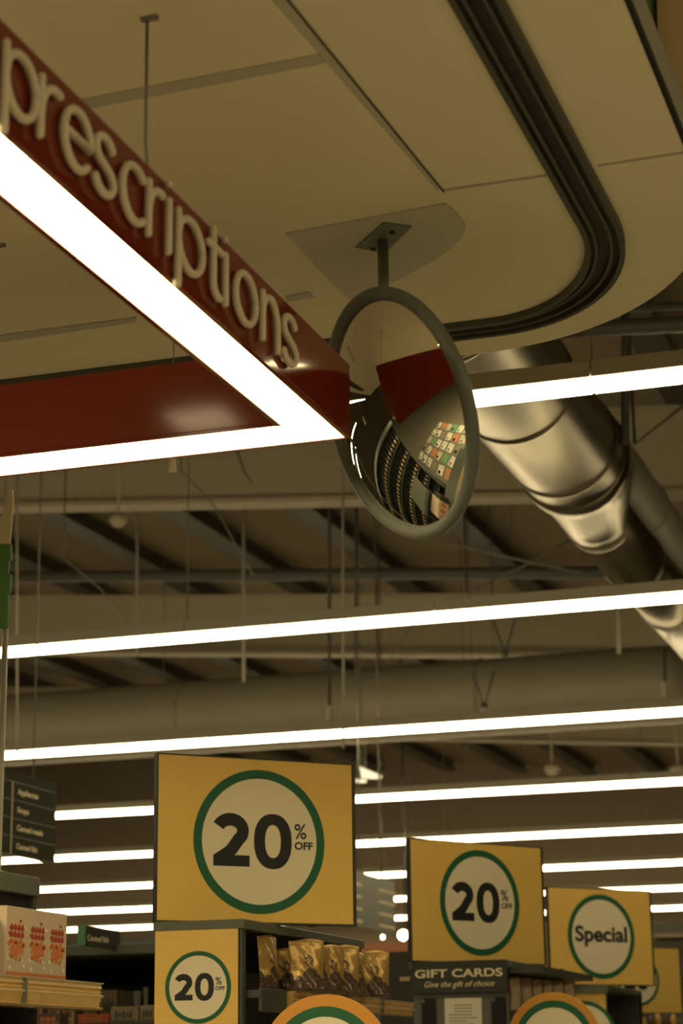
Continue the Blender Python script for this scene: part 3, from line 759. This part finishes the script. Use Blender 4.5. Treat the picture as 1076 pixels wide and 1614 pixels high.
# ------------------------------------------------------------------ left: boxes on the near shelf
SZL = 1.835
LX = (pz(0, 1530, SZL).x + pz(135, 1549, SZL).x)/2; LY1 = pz(135, 1549, SZL).y
_zt = 2.12; _g = (pz(0, 1372, _zt).x + pz(54, 1384, _zt).x)/2
LX0 = _g + .03; LW = LX-LX0-.02
LG = shelf_unit('shelf_unit', 'near shelf unit at the left with cream cartons on its top shelf', LX0, LX-.03, 3.5, LY1, top=1.70, levels=(.15, .55, .95, 1.45), fx=1)
root = LG
b = MB('gond'); b.box((.0, .0, 1.80), (LW, LY1-3.5, SZL)); b.build('top_shelf', root)
b = MB('black'); b.box((.02, .02, 1.699), (.05, LY1-3.52, 1.81)); b.build('riser_panel', root)
ticket_strip(root, (LW, 0), (0, LY1-3.5), pz(135, 1549, SZL).z-.072, .070, 0)
# cartons
bx = []
for k, (pa, pb) in enumerate(((9, 43), (43, 75), (75, 105))):
    Xb = LX-.10; y0_, y1_ = pX(pa, 1500, Xb).y, pX(pb, 1500, Xb).y; hh = pX(40, 1432, Xb).z-SZL
    o = empty('carton', (Xb, y0_, SZL+.001), 'cream carton with orange bowl print on the near shelf, %s of three' % ('leftmost', 'middle', 'rightmost')[k], 'carton', 'cream cartons on the near left shelf')
    L = y1_-y0_-.002
    b = MB('boxw'); b.box((-.17, 0, 0), (0, L, hh), bev=.0015); b.build('carton_body', o)
    b = MB('boxo'); b.box((0, .001, .002), (.0006, L-.001, hh*.09))
    # bowl, steam swirls, lettering blobs
    def blob(cy, cz, ry, rz_, n=14, t=.0012, jag=.0):
        pts = [(L*(cy+ry*math.cos(2*PI*j/n)*(1+jag*math.sin(j*5))), hh*(cz+rz_*math.sin(2*PI*j/n)*(1+jag*math.cos(j*7)))) for j in range(n)]
        b.prism(pts, 0, t, mx=Matrix(((0, 0, 1, 0), (1, 0, 0, 0), (0, 1, 0, 0), (0, 0, 0, 1))))
    for j in range(9): blob(.16+.085*j, .48+.04*math.sin(j*2.3), .075, .045, 7, .0012, .4)
    for j in range(7): blob(.22+.09*j, .31+.06*math.sin(j*3.3), .06, .045, 6, .0014, .5)
    blob(.5, .40, .33, .05, 16, .0010); b.build('orange_print', o)
    b = MB('boxr')
    for j in range(4):
        for i2 in range(2): blob(.24+.17*j, .60+.10*i2, .085, .055, 6, .0012, .35)
    blob(.66, .80, .06, .03, 6, .001, .4); blob(.14, .62, .04, .03, 5, .001, .4); b.build('red_print', o)
    for cy, cz in ((.12, .27), (.85, .17), (.2, .14), (.9, .72), (.75, .25)): b = MB('goldtxt'); blob(cy, cz, .06, .035, 4, .001); b.build('leaf_print', o)
b = MB('aisle'); Xb = LX-.12; y1_ = pX(8, 1500, Xb).y; b.box((Xb-.15, y1_-.13, SZL+.001), (Xb, y1_-.025, SZL+.145), bev=.002)
tag(b.build('carton'), 'dull green carton cut by the left edge on the near shelf', 'carton')
# taller dark gondola behind with grey top rail
zt = 2.12; a, c_ = pz(0, 1372, zt), pz(54, 1384, zt); GXl = (a.x+c_.x)/2
b = MB('gondl'); root = empty('shelf_unit', (GXl-.45, 4.6, 0), 'tall dark shelf unit with grey top rail at the left edge, above the cartons', 'shelf unit', 'shelf units')
D = c_.y-4.6; b.box((0, 0, zt-.05), (.46, D, zt), bev=.003); b.build('top_rail', root)
b = MB('black'); b.box((.02, .02, .1), (.44, D-.02, zt-.05)); b.build('back_panel', root)
b = MB('gond'); b.box((.0, D-.02, .0), (.45, D, zt-.05)); b.build('side_panel', root)
b = MB('gond'); b.box((0, 0, 0), (.45, D-.02, .1)); b.build('plinth', root)
# products under the near shelf strip
def small_box(label, px0, px1, py0, py1, Y, depth, m, m2=None, group=None, name='product_box', shelfz=None):
    p0, p1 = pY(px0, py1, Y), pY(px1, py0, Y)
    b = MB([m, m2 or m]); z0 = p0.z if shelfz is None else shelfz
    b.box((0, 0, 0), (p1.x-p0.x, depth, p1.z-z0), bev=.002); W_, H_ = p1.x-p0.x, p1.z-z0
    if m2:
        for j in range(5): b.box((W_*(.16+.13*j), -.0008, H_*(.25+.1*(j % 2))), (W_*(.26+.13*j), 0, H_*(.62+.1*((j+1) % 2))), 1)
        b.box((W_*.08, -.0007, H_*.06), (W_*.92, 0, H_*.16), 1)
    o = b.build(name); o.location = (p0.x, Y, z0); return tag(o, label, 'box', group)

# ------------------------------------------------------------------ far shelf bay running across, left of the large sign
BY = 8.7; q0, q1 = pY(40, 1494, BY), pY(262, 1494, BY); ztop = pY(180, 1488, BY).z
zr = (pY(180, 1488, BY).z-pY(180, 1505, BY).z)
bay = empty('shelf_unit', (q0.x-1.0, BY, 0), 'wide dark shelf bay seen between the near left shelf and the large sign', 'shelf unit', 'shelf units')
W = q1.x-q0.x+1.35
b = MB('gondl'); b.box((0, -.02, ztop-zr), (W, .6, ztop), bev=.004); b.build('top_shelf', bay)
b = MB('black'); b.box((0, .55, .1), (W, .58, ztop-zr)); b.build('back_panel', bay)
for z in (.15, .6, 1.05, 1.5): b = MB('gond'); b.box((.0, .0, z-.025), (W, .55, z)); b.build('shelf', bay)
SB = pY(180, 1612, BY).z
b = MB('gond'); b.box((0, 0, SB-.025), (W, .55, SB)); b.build('shelf', bay)
for s_ in (0, W-.03): b = MB('gond'); b.box((s_, 0, .0), (s_+.03, .55, ztop-zr)); b.build('side_panel', bay)
b = MB('gond'); b.box((.03, 0, 0), (W-.03, .55, .1)); b.build('plinth', bay)
gp = 'stock on the far left shelf bay'
sp = [('small pale carton with rust print, left of three under the near shelf', 51, 66, 1577, 1600, 'boxw', 'redbrown'),
      ('small pale carton with rust print, middle of three under the near shelf', 75, 94, 1577, 1600, 'boxw', 'redbrown'),
      ('small pale carton with rust print, right of three under the near shelf', 98, 116, 1577, 1606, 'boxw', 'redbrown'),
      ('tall dim tan carton right of the small rust printed cartons', 131, 152, 1558, 1602, 'tan', None),
      ('dim brown basket of stock near the middle of the dark bay', 158, 184, 1560, 1590, 'tan', 'gond'),
      ]
for lb, a0, a1, b0, b1, m, m2 in sp:
    small_box(lb, a0, a1, b0, b1, BY+.12, .2, m, m2, gp, shelfz=SB)
small_box('purple carton with an orange picture below the small cartons', 58, 95, 1597, 1618, BY+.02, .08, 'purple', 'boxo', gp, shelfz=SB)
small_box('dark purple carton at the lower left corner', 0, 30, 1596, 1618, BY+.02, .08, 'purple', 'tub', gp, shelfz=SB)
small_box('dull red shelf tray along the lower edge of the dark bay', 122, 171, 1598, 1614, BY+.01, .08, 'redbox', 'redbrown', gp, shelfz=SB)
small_box('grey brown low carton, right of the red tray', 174, 218, 1586, 1612, BY+.03, .1, 'tan', 'gond', gp, shelfz=SB)
small_box('grey brown low carton against the large sign panel', 220, 246, 1584, 1612, BY+.03, .1, 'tan', 'gond', gp, shelfz=SB)
for i, (px, wpx, t_) in enumerate(((195, 17, 1562), (216, 15, 1562), (230, 9, 1556))):
    q = pY(px, t_, BY+.3); r_ = wpx/FPX*9.3/2
    b = MB(['tub', 'paper']); h_ = q.z-SB
    b.lathe([(r_*.55, 0), (r_*.75, h_*.25), (r_*.95, h_*.8), (r_*1.05, h_*.93), (r_*1.05, h_*.96), (r_*.9, h_)], 20)
    b.lathe([(r_*.5, h_*.25), (r_*.86, h_*.40), (r_*.80, h_*.42), (.3*r_, h_*.42)], 20, 1)
    o = b.build('tub'); o.location = (q.x, BY+.3, SB+.0005); tag(o, 'pale upright tub on the dark bay, %s of three' % ('left', 'middle', 'right')[i], 'tub', gp)

# ------------------------------------------------------------------ hand-shaped card on a green board, left edge
HY = 6.0
def at(px, py): return pY(px, py, HY)
hb = at(0, 990); r0 = empty('pole_sign', (at(4, 1000).x, HY, 0), 'green board with pointed cream card on a pole at the left edge', 'sign')
def lp(pts): return [(p.x-r0.location.x, p.z) for p in (at(*q) for q in pts)]
XZ = Matrix(((1, 0, 0, 0), (0, 0, 1, 0), (0, 1, 0, 0), (0, 0, 0, 1)))
b = MB('green'); b.prism(lp([(-60, 858), (18, 858), (18, 883), (15, 884), (14, 905), (18, 906), (17, 935), (14, 938), (14, 960), (13, 990), (-60, 990)]), -.006, .006, mx=XZ); b.build('green_board', r0)
b = MB('handc'); b.prism(lp([(-60, 858), (-60, 800), (-20, 830), (0, 815), (5, 813), (9, 798), (13, 780), (17, 770), (20, 772), (21, 790), (18, 830), (16, 858)]), -.004, .004, mx=XZ); b.build('cream_card', r0)
b = MB('palewire'); b.tube([(0, .02, .012), (0, .02, at(4, 985).z)], .010, 12); b.build('pole', r0)
b = MB('steel'); b.tube([(0, .02, .001), (0, .02, .012)], .15, 32); b.build('base_plate', r0)

# ------------------------------------------------------------------ rods, wires, small fittings under the roof
def rod(label, px, pt, pb, Y, r, m, tip=None, name='hanging_rod', lean=0, top=None):
    a, c_ = pY(px+lean, pt, Y), pY(px, pb, Y); top = top or rz(a.x)
    root = empty(name, (c_.x, Y, c_.z), label, 'rod', 'rods hanging from the roof')
    dirx = (a.x-c_.x)/(a.z-c_.z)
    b = MB(m); b.tube([(0, 0, 0), (dirx*(top-c_.z), 0, top-c_.z)], r, 8); b.build('shaft', root)
    if tip:
        b = MB(tip); b.tube([(0, 0, -.0), (0, 0, .03), (0, 0, .10), (0, 0, .13)], [r*1.2, r*2.2, r*2.2, r*1.1], 10); b.build('connector', root)
    return root
rod('dark rod with pale connector in mid picture, ending at the third light row', 519, 801, 1138, 15.42, .014, 'pipe', 'paper')
rod('dark rod with pale connector at the right, ending at the third light row', 1047, 1020, 1100, 15.42, .014, 'pipe', 'paper', top=4.69)
rod('pale thin conduit just right of the dark mid-picture rod', 541, 740, 1180, 14.5, .010, 'palewire', lean=-1)
rod('dark grey rod behind the mirror, right of the pale conduit', 561, 860, 1060, 17.6, .016, 'pipe')
rod('pale conduit crossing the second light row left of centre', 384, 880, 1075, 16.5, .016, 'palewire')
rod('short pale conduit at the left above the second light row', 216, 955, 1035, 16.5, .014, 'palewire')
rod('thin pale rod at the far left above the third light row', 27, 840, 1195, 13.5, .010, 'palewire')
rod('pale conduit left of the shiny duct, above the wide duct', 975, 970, 1030, 16.2, .018, 'palewire')
rod('dark vertical rod at the right under the ceiling edge', 985, 490, 700, 11.2, .025, 'pipe')
def wire(label, pts, Y, r=.006):
    P = [pY(x, y, Y) for x, y in pts]; P = [Vector((P[0].x, Y, rz(P[0].x)))] + P; b = MB('wire'); b.tube(P, r, 6); tag(b.build('bracing_wire'), label, 'wire', 'thin wires under the roof')
wire('thin wire slanting down from above left of the mirror', [(285, 740), (340, 800), (372, 860), (398, 905)], 13.0)
wire('dark cable slanting from the mirror rim toward the shiny duct', [(700, 855), (830, 885), (930, 905)], 15.0, .012)
wire('dark brace crossing the cable right of the mirror', [(735, 935), (840, 885), (900, 850)], 15.2, .010)
wire('thin wire rising right of the mid-picture rods', [(600, 1060), (660, 970)], 17.0)
wire('thin wire right of the duct near the first light row', [(1000, 700), (1076, 640)], 11.0, .010)
wire('thin wire running down behind the second light row, left', [(100, 880), (160, 930), (200, 985)], 13.2)
wire('dark frayed cable hanging above left of the mirror', [(372, 705), (385, 745), (397, 760)], 12.6, .010)
for i, (px, py, Y) in enumerate(((796, 1035, 16.4), (763, 1118, 15.6))):
    c_ = pY(px, py, Y); b = MB('pipe')
    b.tube([(c_.x-.09, Y, c_.z+.30), (c_.x, Y, c_.z+.02)], .008, 6); b.tube([(c_.x+.09, Y, c_.z+.30), (c_.x, Y, c_.z+.02)], .008, 6); b.tube([(c_.x, Y, c_.z+.04), (c_.x, Y, c_.z-.01)], .028, 10)
    b.tube([(c_.x-.09, Y, c_.z+.30), (c_.x-.09, Y, rz(c_.x))], .003, 5); b.tube([(c_.x+.09, Y, c_.z+.30), (c_.x+.09, Y, rz(c_.x))], .003, 5)
    tag(b.build('cable_hanger'), 'dark V shaped cable hanger %s' % ('above the wide duct, right of centre', 'in front of the wide duct, right of centre')[i], 'hanger', 'V shaped hangers')
for i, (px, py, Y, r_) in enumerate(((186, 818, 13.9, .07), (870, 1210, 24, .1), (1068, 1212, 24, .1))):
    c_ = pY(px, py, Y); b = MB('beam'); zt_ = rz(c_.x)-.0
    b.tube([(0, 0, zt_-c_.z), (0, 0, 0)], .012, 6); b.lathe([(.001, -r_), (r_*.6, -r_*.8), (r_*.95, -r_*.25), (r_, .0), (r_*.8, r_*.3), (.001, r_*.4)], 20)
    o = b.build('dome_lamp'); o.location = c_; tag(o, 'pale unlit dome fitting %s' % ('above left, under the nearest pale beam', 'far back right of centre above the fourth light row', 'far back at the right edge above the fourth light row')[i], 'fitting', 'dome fittings')
# small lit angled fitting right of the large sign's top
for i, (pts, lb) in enumerate((([(566, 1208), (600, 1222), (598, 1227), (570, 1226)], 'small bright angled light right of the large sign top corner'), ([(560, 1228), (576, 1229), (574, 1233), (561, 1233)], 'tiny bright light below the angled one by the large sign'))):
    P = [pY(x, y, 21.7+.3*i) for x, y in pts]; o_ = P[0]
    b = MB(['glow', 'housing']); b.prism([(p.x-o_.x, p.z-o_.z) for p in P], 0, .05, mx=XZ)
    b.tube([(.05, .056, -.03), (.05, .056, rz(o_.x)-o_.z)], .006, 6, mi=1)
    o = b.build('flood_light'); o.location = o_; tag(o, lb, 'light', 'angled lights')
q = pY(635, 1474, 22.0)
sp_ = empty('light_spot', q, 'small glaring warm spot light left of the middle 20 sign', 'light')
b = MB('spot'); b.lathe([(.001, -.02), (.05, -.015), (.055, .0), (.001, .001)], 20, mx=Matrix.Rotation(PI/2, 4, 'X')); b.build('lens', sp_)
b = MB('dark'); b.tube([(0, .002, 0), (0, .14, 0)], [.06, .045], 16); b.tube([(0, .1, .04), (0, .1, rz(q.x)-q.z)], .01, 6); b.build('housing', sp_)
q = pY(603, 1477, 20.0); b = MB('tube'); b.lathe([(.001, -.03), (.025, -.02), (.03, .01), (.001, .03)], 12); b.tube([(0, 0, .02), (0, 0, rz(q.x)-q.z)], .004, 5)
# small reflection imitated by an added glowing lens on a made-up stem
b.bm.free()
s2 = empty('light_spot', q, 'tiny glowing reflection spot right of the snack pouches, under the grey aisle board', 'light')
b = MB('tube'); b.lathe([(.001, -.022), (.014, -.014), (.018, .008), (.001, .02)], 12); b.build('lens', s2)
b = MB('dark'); b.tube([(0, 0, .025), (0, 0, rz(q.x)-q.z)], .006, 6); b.build('stem', s2)
# dark far fixture beams over the right of the Special sign, rust board below spot
q0, q1 = pY(555, 1502, 21), pY(650, 1484, 21)
b = MB(['redbrown', 'gond']); b.box((q0.x, 21, q1.z-.10), (q1.x, 21.3, q1.z)); b.box((q0.x, 21.02, 0), (q1.x, 21.28, q1.z-.10), 1); tag(b.build('display_stand'), 'far rust coloured stand top below the glaring spot light', 'stand')
q0, q1 = pY(600, 1614, 10.6), pY(652, 1500, 10.6)
b = MB('gond'); b.box((q0.x, 10.6, 0), (q1.x, 10.65, pY(620, 1500, 10.6).z)); tag(b.build('partition_panel'), 'dark green grey panel between the snack shelf and the gift card display', 'panel')
q0 = pY(626, 1546, 10.55); b = MB('gold2'); b.box((0, 0, 0), (.055, .008, .022)); o = b.build('price_label'); o.location = (q0.x, 10.5925, q0.z); tag(o, 'small yellow price label on the dark panel left of the gift cards', 'label')
q0, q1 = pY(1030, 1492, 20), pY(1100, 1452, 20)
b = MB('rafter'); b.box((q0.x, 20, 0), (q0.x+3, 20.4, q1.z)); tag(b.build('display_stand'), 'far dark stand with brown top band at the right edge', 'stand')
q0, q1 = pY(1030, 1478, 19.9), pY(1100, 1470, 19.9)
b = MB('tan'); b.box((q0.x, 19.9, q0.z), (q0.x+3, 19.99, q1.z)); tag(b.build('shelf_rail'), 'brown rail across the far dark stand at the right edge', 'rail')
q0, q1 = pY(40, 1482, 22), pY(250, 1470, 22)
b = MB('gond'); b.box((q0.x, 22, 0), (q1.x+1, 22.5, q1.z-.05)); tag(b.build('shelf_unit'), 'far dark shelf unit behind the small Canned fish board', 'shelf unit', 'shelf units')

# green panel, dark post and drape at the top right corner
q0 = pz(1010, 0, 3.95)
def quad_panel(name, label, cat, pix, z, m, t=.02):
    P = [pz(x, y, z) for x, y in pix]; b = MB(m); b.prism([(p.x, p.y) for p in P], z, z+t); return tag(b.build(name), label, cat)
quad_panel('hanging_board', 'green ceiling panel strip at the top right corner', 'panel', [(998, -30), (1029, -30), (1031, 90), (1022, 75), (1000, 10)], 3.99, 'greenpanel')
quad_panel('black_bar', 'thin black bar between green panel and brown panel, top right', 'bar', [(1028, -30), (1034, -30), (1037, 80), (1032, 72)], 3.98, 'black')
quad_panel('bulkhead_panel', 'brown panel in the top right corner beyond the ceiling edge', 'panel', [(1034, -40), (1150, -40), (1150, 330), (1076, 210), (1037, 85)], 4.0, 'brownwall')

# ------------------------------------------------------------------ dispensary side seen in the mirror
cn = empty('dispensary_counter', (-5.6, 1.9, 0), 'pale counter covered in leaflets, seen only in the convex mirror', 'counter')
b = MB('desk'); b.box((.05, .05, 0), (2.15, 2.25, .95)); b.build('counter_body', cn)
b = MB('steel'); b.box((0, 0, .95), (2.2, 2.3, 1.0), bev=.005); b.build('worktop', cn)
lm = ['paper', 'paper', 'boxw', 'tan', 'paper', 'boxo', 'paper', 'greenpanel']
k = 0
for ix in range(6):
    for iy in range(5):
        b = MB([lm[k % 8], 'greyline', 'dark']); b.box((-.13, -.17, 0), (.13, .17, .004))
        b.box((-.10, .02, .004), (.02, .14, .0045), 2 if k % 3 == 0 else 1); b.box((-.10, -.12, .004), (.10, -.10, .0045), 1); b.box((-.10, -.07, .004), (.07, -.05, .0045), 1)
        o = b.build('leaflet'); o.location = (-5.40+ix*.355, 2.12+iy*.44, 1.0005); o.rotation_euler = (0, 0, [.1, -.15, .05, .2, -.08][k % 5])
        tag(o, 'printed leaflet on the counter seen in the convex mirror', 'leaflet', 'leaflets on the mirrored counter'); k += 1
MU = shelf_unit('shelf_unit', 'dark shelving full of glossy bottles, seen only in the convex mirror', -4.95, -4.45, 4.3, 7.5, fx=1, top=2.55, levels=(.15, .55, .95, 1.35, 1.75, 2.15), roofm='gondl')
bm_ = MB(['dark', 'gold2', 'redbox']); bm_.lathe([(.03, 0), (.04, .01), (.04, .15), (.018, .20), (.016, .24), (.020, .241), (.020, .27), (.001, .271)], 12); bm_.lathe([(.0405, .04), (.0405, .12)], 12, 1)
bt = bm_.build('bottle'); MT['dark'].node_tree.nodes['Principled BSDF'].inputs['Roughness'].default_value = .08
first = True
for lv in (.95, 1.35, 1.75, 2.15):
    for j in range(20):
        o = bt if first else bt.copy()
        if not first: COL.objects.link(o)
        first = False
        o.location = (-4.51, 4.40+j*.158, lv+.0005); tag(o, 'dark glossy bottle on the shelving seen in the convex mirror', 'bottle', 'bottles seen in the convex mirror')
